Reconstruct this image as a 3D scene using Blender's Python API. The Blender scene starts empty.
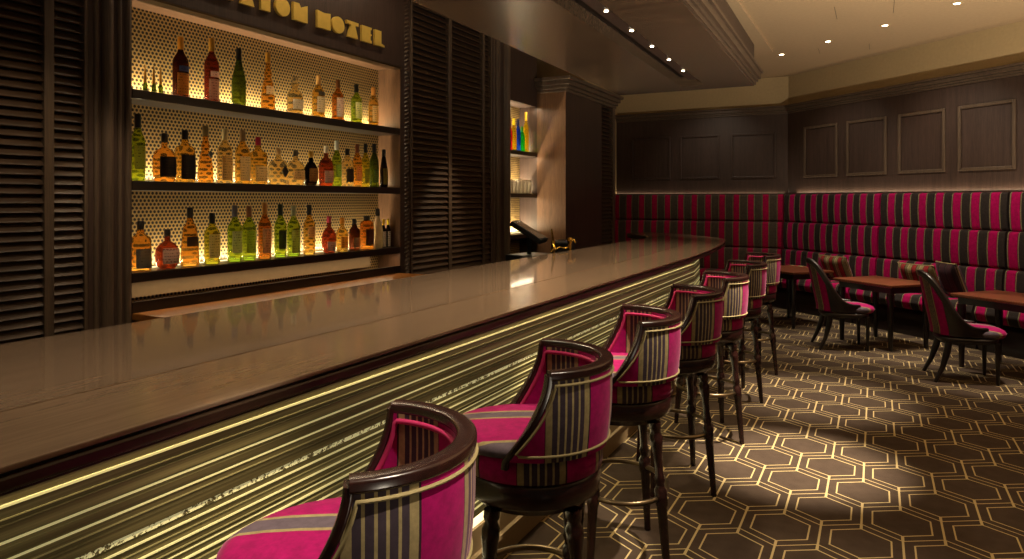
import bpy, math, random
from math import sin, cos, pi, radians
random.seed(4)
scn = bpy.context.scene
COL = scn.collection
R = radians
TH = R(27.474)          # the camera's heading, left of the bar's own direction
AL = R(46.91)           # heading of the banquette wall

# ------------------------------------------------------------------ materials
def lin(h):
    h = h.lstrip('#'); o = []
    for i in (0, 2, 4):
        c = int(h[i:i+2], 16)/255
        o.append(c/12.92 if c <= .04045 else ((c+.055)/1.055)**2.4)
    return (*o, 1)

class NT:
    def __init__(s, name):
        s.m = bpy.data.materials.new(name); s.m.use_nodes = True
        s.t = s.m.node_tree; s.b = s.t.nodes['Principled BSDF']; s.out = s.t.nodes['Material Output']
    def n(s, typ, **kw):
        nd = s.t.nodes.new(typ)
        for k, v in kw.items(): setattr(nd, k, v)
        return nd
    def link(s, a, b): s.t.links.new(a, b)
    def put(s, sock, v):
        if isinstance(v, bpy.types.NodeSocket): s.link(v, sock)
        else: sock.default_value = v
    def math(s, op, a, b=0.0, c=None, clamp=False):
        nd = s.n('ShaderNodeMath', operation=op); nd.use_clamp = clamp
        s.put(nd.inputs[0], a); s.put(nd.inputs[1], b)
        if c is not None: s.put(nd.inputs[2], c)
        return nd.outputs[0]
    def mix(s, f, a, b):
        nd = s.n('ShaderNodeMix', data_type='RGBA')
        s.put(nd.inputs[0], f); s.put(nd.inputs[6], a); s.put(nd.inputs[7], b)
        return nd.outputs[2]
    def obj(s):
        return s.n('ShaderNodeTexCoord').outputs['Object']
    def mapping(s, vec, scale):
        nd = s.n('ShaderNodeMapping'); s.link(vec, nd.inputs[0]); nd.inputs['Scale'].default_value = scale
        return nd.outputs[0]
    def noise(s, vec, scale, detail=3.0, rough=.5):
        nd = s.n('ShaderNodeTexNoise'); s.link(vec, nd.inputs['Vector'])
        nd.inputs['Scale'].default_value = scale; nd.inputs['Detail'].default_value = detail
        nd.inputs['Roughness'].default_value = rough
        return nd.outputs['Fac']
    def ramp(s, f, stops, interp='LINEAR'):
        nd = s.n('ShaderNodeValToRGB'); s.link(f, nd.inputs[0]); r = nd.color_ramp; r.interpolation = interp
        r.elements[0].position, r.elements[0].color = stops[0]
        r.elements[1].position, r.elements[1].color = stops[1]
        for p, c in stops[2:]:
            e = r.elements.new(p); e.color = c
        return nd.outputs[0]
    def bump(s, h, strength=.2, dist=.002):
        nd = s.n('ShaderNodeBump'); s.link(h, nd.inputs['Height'])
        nd.inputs['Strength'].default_value = strength; nd.inputs['Distance'].default_value = dist
        s.link(nd.outputs[0], s.b.inputs['Normal'])
    def set(s, **kw):
        for k, v in kw.items(): s.put(s.b.inputs[k.replace('_', ' ')], v)
        return s

def plain(name, col, rough=.6, metal=0.0, **kw):
    m = NT(name); v = m.obj()
    f = m.noise(v, 30, 3)
    c = m.mix(f, tuple(x*.88 for x in lin(col)[:3])+(1,), tuple(min(1, x*1.1) for x in lin(col)[:3])+(1,))
    m.set(Base_Color=c, Roughness=rough, Metallic=metal, **kw)
    return m.m

def wood(name, dark, light, scale=(6, 6, .5), rough=.4, fine=28, bump=.08, spec=.5):
    m = NT(name); v = m.mapping(m.obj(), scale)
    a = m.noise(v, fine, 5, .65); b = m.noise(v, 3, 2)
    f = m.math('MULTIPLY_ADD', b, .35, m.math('MULTIPLY', a, .8))
    c = m.ramp(f, [(.33, lin(dark)), (.72, lin(light))])
    m.set(Base_Color=c, Roughness=rough); m.b.inputs['Specular IOR Level'].default_value = spec
    m.bump(a, bump, .002)
    return m.m

def stripes(name, stops, period, phase=0.0, axis=0, fine=260, soft=.18):
    m = NT(name); uv = m.n('ShaderNodeUVMap').outputs[0]
    sp = m.n('ShaderNodeSeparateXYZ'); m.link(uv, sp.inputs[0])
    x = m.math('MULTIPLY_ADD', sp.outputs[axis], 1/period, phase+50)
    f = m.math('FRACT', x)
    c = m.ramp(f, [(p, lin(h)) for p, h in stops], 'CONSTANT')
    n1 = m.noise(m.obj(), 38, 4, .7); n2 = m.noise(m.obj(), fine, 2)
    k = m.math('MULTIPLY_ADD', n1, 1.1, .38)
    mul = m.n('ShaderNodeVectorMath', operation='SCALE'); m.link(c, mul.inputs[0]); m.link(k, mul.inputs['Scale'])
    # raised pile between the stripes
    g = m.n('ShaderNodeRGBToBW'); m.link(c, g.inputs[0])
    h = m.math('ADD', m.math('MULTIPLY', n2, .25), m.math('MULTIPLY', g.outputs[0], 2.5))
    m.set(Base_Color=mul.outputs[0], Roughness=.85)
    m.b.inputs['Sheen Weight'].default_value = soft; m.b.inputs['Sheen Roughness'].default_value = .35
    m.b.inputs['Sheen Tint'].default_value = (1, .5, .7, 1)
    m.b.inputs['Specular IOR Level'].default_value = .15
    m.bump(h, .35, .002)
    return m.m

MAG, TAN, CHAR, DK = '#8e0050', '#8c7c57', '#3a3038', '#2a2226'
chair_stops = [(0, MAG), (.375, '#5a1236'), (.385, TAN), (.455, CHAR)]
for i in range(4):
    chair_stops += [(.515+i*.080, '#94845e'), (.538+i*.080, CHAR)]
chair_stops += [(.835, TAN), (.905, '#2c1720'), (.925, MAG)]
M = {}
M['stripe'] = stripes('striped_velvet', chair_stops, .27, .717)
M['stripe_seat'] = stripes('striped_velvet_seat', [(0, MAG), (.36, TAN), (.41, '#574c55'), (.62, TAN), (.67, MAG)], .26, .323)
M['banq'] = stripes('striped_banquette', [(0, '#a00050'), (.42, '#3c2a20'), (.44, '#83755a'), (.485, '#2e2826'), (.93, '#83755a'), (.975, '#3c2a20')], .213, -.21, soft=.15)
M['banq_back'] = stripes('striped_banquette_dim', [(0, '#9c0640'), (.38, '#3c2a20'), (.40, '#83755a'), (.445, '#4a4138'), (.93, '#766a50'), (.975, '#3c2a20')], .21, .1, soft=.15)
M['pillow'] = stripes('striped_pillow', [(0, '#8c2a2c'), (.25, '#2c2420'), (.29, '#8a7c56'), (.55, '#b3a57c'), (.6, '#6e6446'), (.85, '#2c2420'), (.9, '#8c2a2c')], .145, .1)
M['pillow_dark'] = stripes('dark_pillow', [(0, '#3a2428'), (.5, '#241a1c'), (.6, '#54433a'), (.66, '#241a1c')], .12, .1)
M['piping'] = plain('piping_rope', '#85764f', .8)
M['mag_piping'] = plain('magenta_piping', '#9c0a4a', .8)
M['mahogany'] = wood('mahogany', '#110706', '#2c1511', (3, 3, 3), .25, 14)
M['black_wood'] = wood('black_wood', '#0b0707', '#1c1110', (4, 4, .6), .3, 14)
M['table_wood'] = wood('table_wood', '#3a1c11', '#68381f', (1, 8, 4), .3, 10)
M['panel_wood'] = wood('panel_wood', '#241914', '#46352e', (9, 9, .35), .45, 22)
M['louver_wood'] = wood('louver_wood', '#2b2017', '#4c3828', (4, .5, 8), .45, 18)
M['trim_wood'] = wood('trim_wood', '#362b23', '#5f4e3f', (9, 9, .35), .4, 22)
M['jamb_wood'] = wood('jamb_wood', '#4a3424', '#74543c', (9, 9, .5), .4, 22)
M['shelf_wood'] = wood('shelf_wood', '#0e0906', '#241710', (5, .4, 5), .35, 16)
M['soffit_wood'] = wood('soffit_wood', '#3a2c22', '#62503f', (.45, 7, 4), .24, 12, .01)
M['counter'] = wood('counter_wood', '#6a5848', '#806c5a', (5, .35, 5), .16, 14, .0)
M['counter_inner'] = wood('counter_inner_wood', '#6a584a', '#806d5c', (5, .3, 5), .07, 14, .0)
M['nosing'] = wood('nosing_wood', '#1a100b', '#34241a', (5, .35, 5), .3, 14, .03)
M['orange_wood'] = wood('orange_wood', '#7a4a1e', '#a86c30', (5, .4, 5), .3, 14)
M['black'] = plain('black_paint', '#070606', .5)
M['plastic'] = plain('black_plastic', '#0d0d0e', .35)
M['steel'] = plain('dark_steel', '#3a3733', .3, .9)
M['bronze'] = plain('bronze_metal', '#6a5a44', .28, .95)
M['brass'] = plain('polished_brass', '#b08a3a', .2, 1.0)
M['gold'] = plain('brushed_gold', '#f2cc62', .4, .45)
M['cream'] = plain('cream_wall', '#b39c74', .9)
M['ceil'] = plain('ceiling_paint', '#b09674', .9)
M['screen'] = plain('grey_screen', '#6e655c', .25)
M['white_ceramic'] = plain('white_ceramic', '#e8dcc4', .3)
M['stone'] = plain('tan_stone', '#806a4a', .6)

def emis(name, col, s):
    m = NT(name); m.set(Base_Color=lin(col)); m.b.inputs['Emission Color'].default_value = lin(col)
    m.b.inputs['Emission Strength'].default_value = s; return m.m
M['lamp'] = emis('lamp_lens', '#ffe8c0', 14)
M['led'] = emis('led_strip', '#fff0b8', 1.5)
M['diffuser'] = emis('light_diffuser', '#fff2c8', 1.1)

# carpet: interlocking hexagon outlines with an inner hexagon in each cell
def carpet():
    m = NT('hexagon_carpet'); v = m.obj()
    sp = m.n('ShaderNodeSeparateXYZ'); m.link(v, sp.inputs[0])
    def cell(ox, oy):
        x = m.math('ABSOLUTE', m.math('PINGPONG', m.math('ADD', sp.outputs[0], 33*3+.39+ox), .165))
        y = m.math('ABSOLUTE', m.math('PINGPONG', m.math('ADD', sp.outputs[1], 60-4.02+oy), .30))
        a = m.math('SUBTRACT', x, .165)
        b = m.math('MULTIPLY', m.math('SUBTRACT', m.math('MULTIPLY_ADD', x, .6, y), .2), .857)
        f = m.math('MAXIMUM', a, b)
        tick = m.math('MULTIPLY', m.math('LESS_THAN', x, .006), m.math('GREATER_THAN', y, .148))
        tick2 = m.math('MULTIPLY', m.math('GREATER_THAN', x, .1603), m.math('LESS_THAN', y, .1))
        return f, tick, tick2
    f1, t1, s1 = cell(0, 0)
    # the half-offset lattice
    f2, t2, s2 = cell(.165, .30)
    use1 = m.math('LESS_THAN', f1, f2)
    f = m.math('MINIMUM', f1, f2)
    def pick(a, b):
        return m.math('ADD', m.math('MULTIPLY', a, use1), m.math('MULTIPLY', b, m.math('SUBTRACT', 1.0, use1)))
    t = pick(t1, t2); s = pick(s1, s2)
    outer = m.math('GREATER_THAN', f, -.0036)
    inner = m.math('LESS_THAN', m.math('ABSOLUTE', m.math('ADD', f, .045)), .0036)
    line = m.math('MAXIMUM', m.math('MAXIMUM', outer, inner), m.math('MAXIMUM', t, s))
    pile = m.noise(v, 420, 2); big = m.noise(v, 14, 3)
    base = m.mix(big, lin('#3c3028'), lin('#55463a'))
    ln = m.mix(pile, lin('#9c8458'), lin('#f0d8a0'))
    c = m.mix(line, base, ln)
    c2 = m.mix(m.math('MULTIPLY', pile, .5), c, lin('#1c1612'))
    m.set(Base_Color=c2, Roughness=.95); m.b.inputs['Specular IOR Level'].default_value = .1
    m.bump(pile, .5, .003)
    return m.m
M['carpet'] = carpet()

def perforated():
    m = NT('perforated_gold_panel'); v = m.obj()
    sp = m.n('ShaderNodeSeparateXYZ'); m.link(v, sp.inputs[0])
    P = .024; Q = P*1.732
    def lat(oy, oz):
        a = m.math('PINGPONG', m.math('ADD', sp.outputs[1], P*1000+oy), P/2)
        b = m.math('PINGPONG', m.math('ADD', sp.outputs[2], Q*500+oz), Q/2)
        return m.math('ADD', m.math('MULTIPLY', a, a), m.math('MULTIPLY', b, b))
    d = m.math('SQRT', m.math('MINIMUM', lat(0, 0), lat(P/2, Q/2)))
    hole = m.math('LESS_THAN', d, .0082)
    c = m.mix(hole, lin('#a88a54'), lin('#1c1208'))
    m.set(Base_Color=c, Roughness=.5, Metallic=.15)
    m.bump(m.math('SUBTRACT', 1.0, hole), .5, .004)
    return m.m
M['perf'] = perforated()

# bar front: horizontal ribbed panel with pale rods in an olive field
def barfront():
    m = NT('ribbed_bar_front_painted_glow'); v = m.obj()
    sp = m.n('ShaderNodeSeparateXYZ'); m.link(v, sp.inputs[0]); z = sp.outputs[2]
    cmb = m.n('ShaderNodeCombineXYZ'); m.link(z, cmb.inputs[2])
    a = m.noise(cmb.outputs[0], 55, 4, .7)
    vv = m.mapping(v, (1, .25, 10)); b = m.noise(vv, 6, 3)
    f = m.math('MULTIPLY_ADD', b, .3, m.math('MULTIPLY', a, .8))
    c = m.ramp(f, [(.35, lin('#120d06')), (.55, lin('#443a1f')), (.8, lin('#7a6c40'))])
    m.set(Base_Color=c, Roughness=.45); m.link(c, m.b.inputs['Emission Color']); m.b.inputs['Emission Strength'].default_value = .45  # emission painted in, standing in for strip light on the panel
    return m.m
M['barfront'] = barfront()
M['rod'] = emis('pale_glass_rod_painted_glow', '#d8cc8c', .48)  # rods are no lamps; glow added in place of grazing light
M['rod_dim'] = emis('dim_glass_rod_painted_glow', '#8c8050', .25)  # same added glow, weaker
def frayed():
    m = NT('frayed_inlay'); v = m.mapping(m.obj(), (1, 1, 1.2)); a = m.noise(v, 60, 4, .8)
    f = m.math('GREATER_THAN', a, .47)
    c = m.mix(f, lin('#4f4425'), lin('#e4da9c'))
    m.set(Base_Color=c, Roughness=.6); m.b.inputs['Emission Strength'].default_value = .45  # added emission paints the inlay as lit
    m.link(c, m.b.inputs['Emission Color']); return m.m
M['frayed'] = frayed()

def glass(name, col, rough=.12, ior=1.10, dens=1.0):
    m = NT(name); v = m.obj(); n = m.noise(v, 22, 2)
    c0 = lin(col); c1 = tuple(x*.6 for x in c0[:3])+(1,)
    m.set(Base_Color=m.mix(n, c0, c1), Roughness=rough, IOR=ior)
    m.b.inputs['Transmission Weight'].default_value = dens
    return m.m
G = {k: glass('glass_'+k, c, dens=d) for k, c, d in (
    ('amber', '#ffcc5c', .93), ('pale_amber', '#ffe096', .95), ('brown', '#d0802c', .9), ('dark_brown', '#4a200c', .85),
    ('green', '#a8c834', .93), ('dark_green', '#586c1c', .88), ('yellow_green', '#d8cc38', .93), ('clear', '#fff4e0', .97),
    ('black', '#1c120a', .5), ('red_brown', '#943c22', .85), ('orange', '#ffb950', .95),
    ('red', '#e8203c', .9), ('yellow', '#ffd820', .9), ('blue', '#1440e8', .9), ('emerald', '#14c838', .9), ('white', '#fff0c8', .35))}
_lab = {}
def labmat(col, ink='#2c2018'):
    k = col+ink
    if k not in _lab:
        m = NT('paper_label_'+col.strip('#')); v = m.obj()
        sp = m.n('ShaderNodeSeparateXYZ'); m.link(v, sp.inputs[0])
        row = m.math('LESS_THAN', m.math('FRACT', m.math('MULTIPLY', sp.outputs[2], 62)), .34)
        n = m.noise(m.mapping(v, (90, 90, 14)), 2.2, 2)
        f = m.math('MULTIPLY', row, m.math('GREATER_THAN', n, .54))
        c = m.mix(m.math('MULTIPLY', f, .75), lin(col), lin(ink))
        m.set(Base_Color=c, Roughness=.6)
        # thin paper lit through from the shelf light
        tr = m.n('ShaderNodeBsdfTranslucent'); m.link(c, tr.inputs[0])
        mx = m.n('ShaderNodeMixShader'); mx.inputs[0].default_value = .35
        m.link(m.b.outputs[0], mx.inputs[1]); m.link(tr.outputs[0], mx.inputs[2]); m.link(mx.outputs[0], m.out.inputs[0])
        _lab[k] = m.m
    return _lab[k]
_cap = {}
def capmat(col):
    if col not in _cap: _cap[col] = plain('bottle_cap_'+col.strip('#'), col, .4, .2)
    return _cap[col]

# ------------------------------------------------------------------ mesh builder
class MB:
    def __init__(s): s.v = []; s.f = []; s.uv = []; s.sm = []
    def add(s, vs, fs, uvs=None, smooth=False):
        o = len(s.v); s.v += [tuple(p) for p in vs]
        for i, f in enumerate(fs):
            s.f.append([o+j for j in f]); s.sm.append(smooth)
            s.uv.append(uvs[i] if uvs else [(0, 0)]*len(f))
        return s
    def box(s, x0, x1, y0, y1, z0, z1):
        x0, x1 = sorted((x0, x1)); y0, y1 = sorted((y0, y1)); z0, z1 = sorted((z0, z1))
        vs = [(x0,y0,z0),(x1,y0,z0),(x1,y1,z0),(x0,y1,z0),(x0,y0,z1),(x1,y0,z1),(x1,y1,z1),(x0,y1,z1)]
        return s.add(vs, [(0,3,2,1),(4,5,6,7),(0,1,5,4),(1,2,6,5),(2,3,7,6),(3,0,4,7)])
    def prism(s, poly, z0, z1):          # poly counter-clockwise in xy
        n = len(poly)
        vs = [(x, y, z0) for x, y in poly]+[(x, y, z1) for x, y in poly]
        fs = [tuple(reversed(range(n))), tuple(range(n, 2*n))]+[(i, (i+1) % n, n+(i+1) % n, n+i) for i in range(n)]
        return s.add(vs, fs)
    def grid(s, P, closed_u=False, smooth=True, U=None):   # P[i][j]
        nu, nv = len(P), len(P[0]); vs = [p for r in P for p in r]; fs = []; uvs = []
        for i in range(nu if closed_u else nu-1):
            for j in range(nv-1):
                i2 = (i+1) % nu
                fs.append((i*nv+j, i2*nv+j, i2*nv+j+1, i*nv+j+1))
                if U:
                    ui2 = U[i+1] if i+1 < len(U) else U[i2]
                    uvs.append([U[i][j], ui2[j], ui2[j+1], U[i][j+1]])
        return s.add(vs, fs, uvs if U else None, smooth)
    def lathe(s, prof, seg=20, c=(0, 0), n=2.0, sy=1.0, uvr=None, tilt=(0, 0)):
        # prof: (r, z) from bottom to top; n = superellipse exponent
        P = []; U = []
        for i in range(seg+1):
            a = 2*pi*i/seg; ca, sa = cos(a), sin(a)
            k = (abs(ca)**n+abs(sa)**n)**(-1/n)
            P.append([(c[0]+r*k*ca+tilt[0]*z, c[1]+r*k*sa*sy+tilt[1]*z, z) for r, z in prof])
            U.append([(a*(uvr or 1), z) for r, z in prof])
        s.grid(P[:-1], closed_u=True, U=U)
        if prof[0][0] > 1e-5: s.add([P[i][0] for i in range(seg)], [tuple(reversed(range(seg)))])
        if prof[-1][0] > 1e-5: s.add([P[i][-1] for i in range(seg)], [tuple(range(seg))])
        return s
    def tube(s, path, r, seg=8, closed=False):
        import mathutils
        V = mathutils.Vector; pts = [V(p) for p in path]; n = len(pts); rings = []
        up = V((0, 0, 1))
        for i in range(n):
            a = pts[(i-1) % n] if (closed or i > 0) else pts[i]; b = pts[(i+1) % n] if (closed or i < n-1) else pts[i]
            t = (b-a).normalized()
            u = t.cross(up)
            if u.length < .05: u = t.cross(V((0, 1, 0)))
            u.normalize(); w = u.cross(t)
            rr = r[i] if isinstance(r, (list, tuple)) else r
            rings.append([tuple(pts[i]+u*cos(2*pi*k/seg)*rr+w*sin(2*pi*k/seg)*rr) for k in range(seg+1)])
        s.grid(rings, closed_u=closed)
        if not closed:
            s.add(rings[0][:-1], [tuple(range(seg))]); s.add(rings[-1][:-1], [tuple(reversed(range(seg)))])
        return s
    def sweep(s, path, norms, w, h, rnd=.3):
        # rounded-rectangle section: w along the given normal, h across
        import mathutils
        V = mathutils.Vector; pts = [V(p) for p in path]; n = len(pts); rings = []
        sec = []; c_r = min(w, h)*.28
        for cx_, cy_, a0 in ((1, 1, 0), (-1, 1, 90), (-1, -1, 180), (1, -1, 270)):
            for q in (0, 30, 60, 90): sec.append((cx_*(w/2-c_r)+c_r*cos(R(a0+q)), cy_*(h/2-c_r)+c_r*sin(R(a0+q))))
        sec.append(sec[0])
        for i in range(n):
            t = (pts[min(i+1, n-1)]-pts[max(i-1, 0)]).normalized(); nn = V(norms[i])
            nn = (nn-t*nn.dot(t)).normalized(); b = t.cross(nn)
            rings.append([tuple(pts[i]+nn*x+b*y) for x, y in sec])
        s.grid(rings)
        s.add(rings[0][:-1], [tuple(reversed(range(16)))]); s.add(rings[-1][:-1], [tuple(range(16))])
        return s
    def build(s, name, mat, parent=None, loc=None, bevel=0, seg=2):
        me = bpy.data.meshes.new(name); me.from_pydata(s.v, [], s.f)
        uv = me.uv_layers.new(name='UVMap'); k = 0
        for fi, f in enumerate(s.f):
            for j in range(len(f)): uv.data[k].uv = s.uv[fi][j]; k += 1
        me.polygons.foreach_set('use_smooth', s.sm); me.materials.append(mat)
        import bmesh
        bm = bmesh.new(); bm.from_mesh(me); bmesh.ops.recalc_face_normals(bm, faces=bm.faces); bm.to_mesh(me); bm.free()
        me.update()
        o = bpy.data.objects.new(name, me); COL.objects.link(o)
        if parent: o.parent = parent
        if loc: o.location = loc
        if bevel:
            b = o.modifiers.new('bevel', 'BEVEL'); b.width = bevel; b.segments = seg; b.limit_method = 'ANGLE'
        return o

def tag(o, label, cat, group=None, kind=None):
    if label: o['label'] = label
    if cat: o['category'] = cat
    if group: o['group'] = group
    if kind: o['kind'] = kind
    return o
def thing(name, label, cat, loc=(0, 0, 0), rz=0, group=None):
    o = bpy.data.objects.new(name, None); COL.objects.link(o); o.location = loc; o.rotation_euler = (0, 0, rz)
    o.empty_display_size = .1
    return tag(o, label, cat, group)
def dup(root, loc, rz, label, group=None):
    r = root.copy(); COL.objects.link(r); r.location = loc; r.rotation_euler = (0, 0, rz); r['label'] = label
    if group: r['group'] = group
    for ch in list(root.children):
        c = ch.copy(); COL.objects.link(c); c.parent = r
        for g in list(ch.children):
            d = g.copy(); COL.objects.link(d); d.parent = c
    return r
def struct(name, mb, mat, label=None, rz=0, bevel=0):
    o = mb.build(name, mat, bevel=bevel); o.rotation_euler = (0, 0, rz); o['kind'] = 'structure'
    if label: o['label'] = label
    o['category'] = name.split('_')[0]
    return o

# ------------------------------------------------------------------ camera
cam = bpy.data.cameras.new('camera'); co = bpy.data.objects.new('camera', cam); COL.objects.link(co)
co.location = (0, 0, 1.5); co.rotation_euler = (R(90), 0, TH)
cam.lens = 700/1024*36; cam.sensor_width = 36; cam.shift_y = -79.5/1024; cam.clip_start = .02
scn.camera = co

# ------------------------------------------------------------------ room shell
CZ = 3.33
struct('floor', MB().box(-4.0, 6.2, -2.5, 11.3, -.05, 0), M['carpet'], 'dark brown carpet with gold interlocking hexagon outlines')
struct('ceiling', MB().box(-4.0, 6.2, -2.5, 11.3, CZ, CZ+.08), M['ceil'], 'warm beige painted ceiling')
struct('trim_1', MB().box(-3.6, -1.11, -1, 9.06, CZ-.035, CZ-.0005), M['ceil'], 'slightly lowered ceiling tray above the bar canopy')
struct('wall_left', MB().box(-3.95, -3.8, -2.5, 11.2, 0, CZ), M['cream'], 'cream wall behind the bar cabinets')
struct('wall_back', MB().box(-3.8, -1.0, 11.07, 11.2, 0, CZ), M['cream'], 'far wall, cream above and dark panelled below')
def W2(D, t): return (D*cos(AL)-t*sin(AL), D*sin(AL)+t*cos(AL))
struct('wall_right', MB().box(7.3, 7.45, -1.2, 8.40, 0, CZ), M['cream'], 'angled wall behind the long striped banquette', rz=AL)
# dark panelling skins
struct('trim_2', MB().box(-3.8, -1.15, 11.045, 11.0695, 0, 2.80), M['panel_wood'], 'dark wood panelling on the far wall')
struct('trim_3', MB().box(7.275, 7.2995, -1.2, 8.385, 0, 2.80), M['panel_wood'], 'dark wood panelling on the angled wall', rz=AL)
# crown mouldings: stepped profile
def crown_steps(): return [(.0, 2.795, .03), (.0, 2.825, .055), (.0, 2.85, .085)]
mb = MB()
for i, (z0, z1, p) in enumerate([(2.775, 2.80, .02), (2.80, 2.825, .04), (2.825, 2.868, .062), (2.868, 2.892, .09)]):
    mb.box(7.2745-p, 7.299, -1.2, 8.37, z0+.0004*i, z1)
struct('trim_4', mb, M['trim_wood'], 'stepped dark crown moulding along the angled wall', rz=AL, bevel=.004)
mb = MB()
for i, (z0, z1, p) in enumerate([(2.775, 2.80, .02), (2.80, 2.825, .04), (2.825, 2.868, .062), (2.868, 2.892, .09)]):
    mb.box(-3.8, -1.16, 11.0445-p, 11.069, z0+.0004*i, z1)
struct('trim_5', mb, M['trim_wood'], 'stepped dark crown moulding along the far wall', bevel=.004)
# raised panel frames
def frame_r(t0, t1, z0, z1, w=.035, dd=.022):
    m = MB(); D1 = 7.2745; D0 = D1-dd
    m.box(D0, D1, t0, t0+w, z0, z1); m.box(D0, D1, t1-w, t1, z0, z1)
    m.box(D0, D1, t0+w, t1-w, z0, z0+w); m.box(D0, D1, t0+w, t1-w, z1-w, z1)
    return m
k = 6
for t0, t1 in ((7.425, 8.05), (6.636, 7.268), (5.843, 6.469), (5.053, 5.687), (4.26, 4.90), (3.47, 4.11)):
    struct('trim_%d' % k, frame_r(t0, t1, 1.82, 2.54), M['trim_wood'], 'rectangular moulding frame on the dark panelling above the banquette', rz=AL, bevel=.006); k += 1
for x0, x1 in ((-3.54, -2.90), (-2.75, -2.14), (-1.97, -1.32)):
    m = MB(); a, b = 11.023, 11.0445; w = .03
    m.box(x0, x0+w, a, b, 1.83, 2.51); m.box(x1-w, x1, a, b, 1.83, 2.51)
    m.box(x0+w, x1-w, a, b, 1.83, 1.83+w); m.box(x0+w, x1-w, a, b, 2.51-w, 2.51)
    struct('trim_%d' % k, m, M['panel_wood'], 'faint rectangular moulding frame on the far panelling', bevel=.005); k += 1
# ceiling access panel outlines
for i, (x, y, w, l) in enumerate(((-.62, 9.2, .55, .35), (-.35, 7.3, .5, .5))):
    m = MB()
    m.box(x-.002, x+.002, y, y+l, CZ-.001, CZ+.001); m.box(x+w-.002, x+w+.002, y, y+l, CZ-.001, CZ+.001)
    struct('trim_%d' % k, m, M['black'], 'thin dark joint of a ceiling access panel'); k += 1

# ------------------------------------------------------------------ bar canopy (soffit)
canopy = thing('bar_canopy', 'suspended dark wood canopy over the bar with stepped edge and lit slot', 'canopy', (-1.9, 4, 2.7))
def L(mb_, name, mat, bevel=0, par=canopy):
    o = mb_.build(name, mat, par, bevel=bevel); o.location = tuple(-c for c in par.location); return o
lx = lambda y: -2.487-(y-3.441)*.029
rx = lambda y: -1.135-(7.69-y)*-.027
ya, yb = -1.0, 7.70
sl0, sl1 = -1.83, -1.585     # slot
def strip(x0f, x1f, y0, y1, z0, z1):
    return [(x0f(y0), y0), (x1f(y0), y0), (x1f(y1), y1), (x0f(y1), y1)]
m = MB()
cs = lambda v: (lambda y: v+(y-7.3)*-.03)
m.prism(strip(lx, cs(sl0), ya, yb, 0, 0), 2.70, 2.80)
m.prism(strip(cs(sl1), rx, ya, yb, 0, 0), 2.70, 2.80)
m.prism(strip(cs(sl0), cs(sl1), 7.36, yb, 0, 0), 2.70, 2.80)
L(m, 'soffit_board', M['soffit_wood'])
m = MB()
for i, (p, z0, z1) in enumerate([(.018, 2.712, 2.745), (.035, 2.745, 2.775), (.06, 2.775, 2.835), (.08, 2.835, 2.86)]):
    poly = [(rx(ya)-.1, ya), (rx(ya)+p, ya), (rx(yb)+p, yb+p), (lx(yb)-.0, yb+p), (lx(yb), yb-.05), (rx(yb)-.1, yb-.05)]
    m.prism(poly, z0, z1)
L(m, 'stepped_edge', M['trim_wood'])
L(MB().prism(strip(lx, rx, ya, yb, 0, 0), 2.861, CZ-.2), 'upper_box', M['panel_wood'])
L(MB().prism(strip(cs(sl0), cs(sl1), ya, 7.36, 0, 0), 2.79, 2.80), 'slot_back', M['black'])
L(MB().prism(strip(cs(-1.69), cs(sl1), ya, 7.1, 0, 0), 2.714, 2.722), 'light_plate', M['panel_wood'])
for i in range(9):
    y = 6.56-.575*i
    if y < 2: break
    x = cs(-1.64)(y)+.015
    o = MB().lathe([(.014, 2.708), (.014, 2.7135)], 12, (x, y)).build('lamp_lens', M['lamp'], canopy); o.location = tuple(-c for c in canopy.location)

# ------------------------------------------------------------------ ceiling downlights
dl = [(.668, 7.676, 'downlight nearest the right edge of the photo'), (.083, 8.294, 'second downlight from the right edge'),
      (-.49, 8.826, 'third downlight from the right edge'), (-1.05, 9.35, 'farthest downlight, nearest the canopy corner')]
proto = None
for x, y, lab in dl:
    lab = 'small round recessed ceiling '+lab
    if proto is None:
        proto = thing('ceiling_downlight', lab, 'ceiling light', (x, y, CZ), 0, 'row of recessed ceiling downlights')
        MB().lathe([(.048, -.006), (.054, -.001)], 24).build('trim_ring', M['cream'], proto)
        MB().lathe([(.028, -.0075), (.028, -.0062)], 24).build('lamp_lens', M['lamp'], proto)
    else: dup(proto, (x, y, CZ), 0, lab)

# ------------------------------------------------------------------ back bar wall
WX = -3.4
def louver(name, label, y0, y1, stiles, z0=0.0, z1=3.29, pitch=.046, sw=.045, mat='louver_wood', grp=None):
    t = thing(name, label, 'shutter', (WX, (y0+y1)/2, z0), 0, grp); cy = (y0+y1)/2
    m = MB()
    for a, b in stiles: m.box(-.03, .012, a-cy, b-cy, 0, z1-z0)
    m.build('stile', M['trim_wood'], t, bevel=.003)
    m = MB(); z = .02
    gaps = []; e = sorted(stiles)
    for i in range(len(e)-1): gaps.append((e[i][1]-cy, e[i+1][0]-cy))
    while z < z1-z0-.05:
        for a, b in gaps:
            w, h, th = .034, pitch*.86, .007
            m.add([(-.030, a, z+h), (-.024, a, z+h+.004), (.006, a, z+.004), (.0, a, z), (-.030, b, z+h), (-.024, b, z+h+.004), (.006, b, z+.004), (.0, b, z)],
                  [(0,1,2,3), (7,6,5,4), (0,4,5,1), (1,5,6,2), (2,6,7,3), (3,7,4,0)])
        z += pitch
    m.build('slats', M[mat], t)
    MB().box(-.05, -.04, y0-cy, y1-cy, 0, z1-z0).build('backing', M['black'], t)
    return t
louver('louvered_screen', 'dark louvered wood screen left of the bottle shelves, at the left edge', 1.0, 2.062, [(1.0, 1.03), (1.43, 1.475), (1.862, 1.906), (2.045, 2.062)], pitch=.043)
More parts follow.
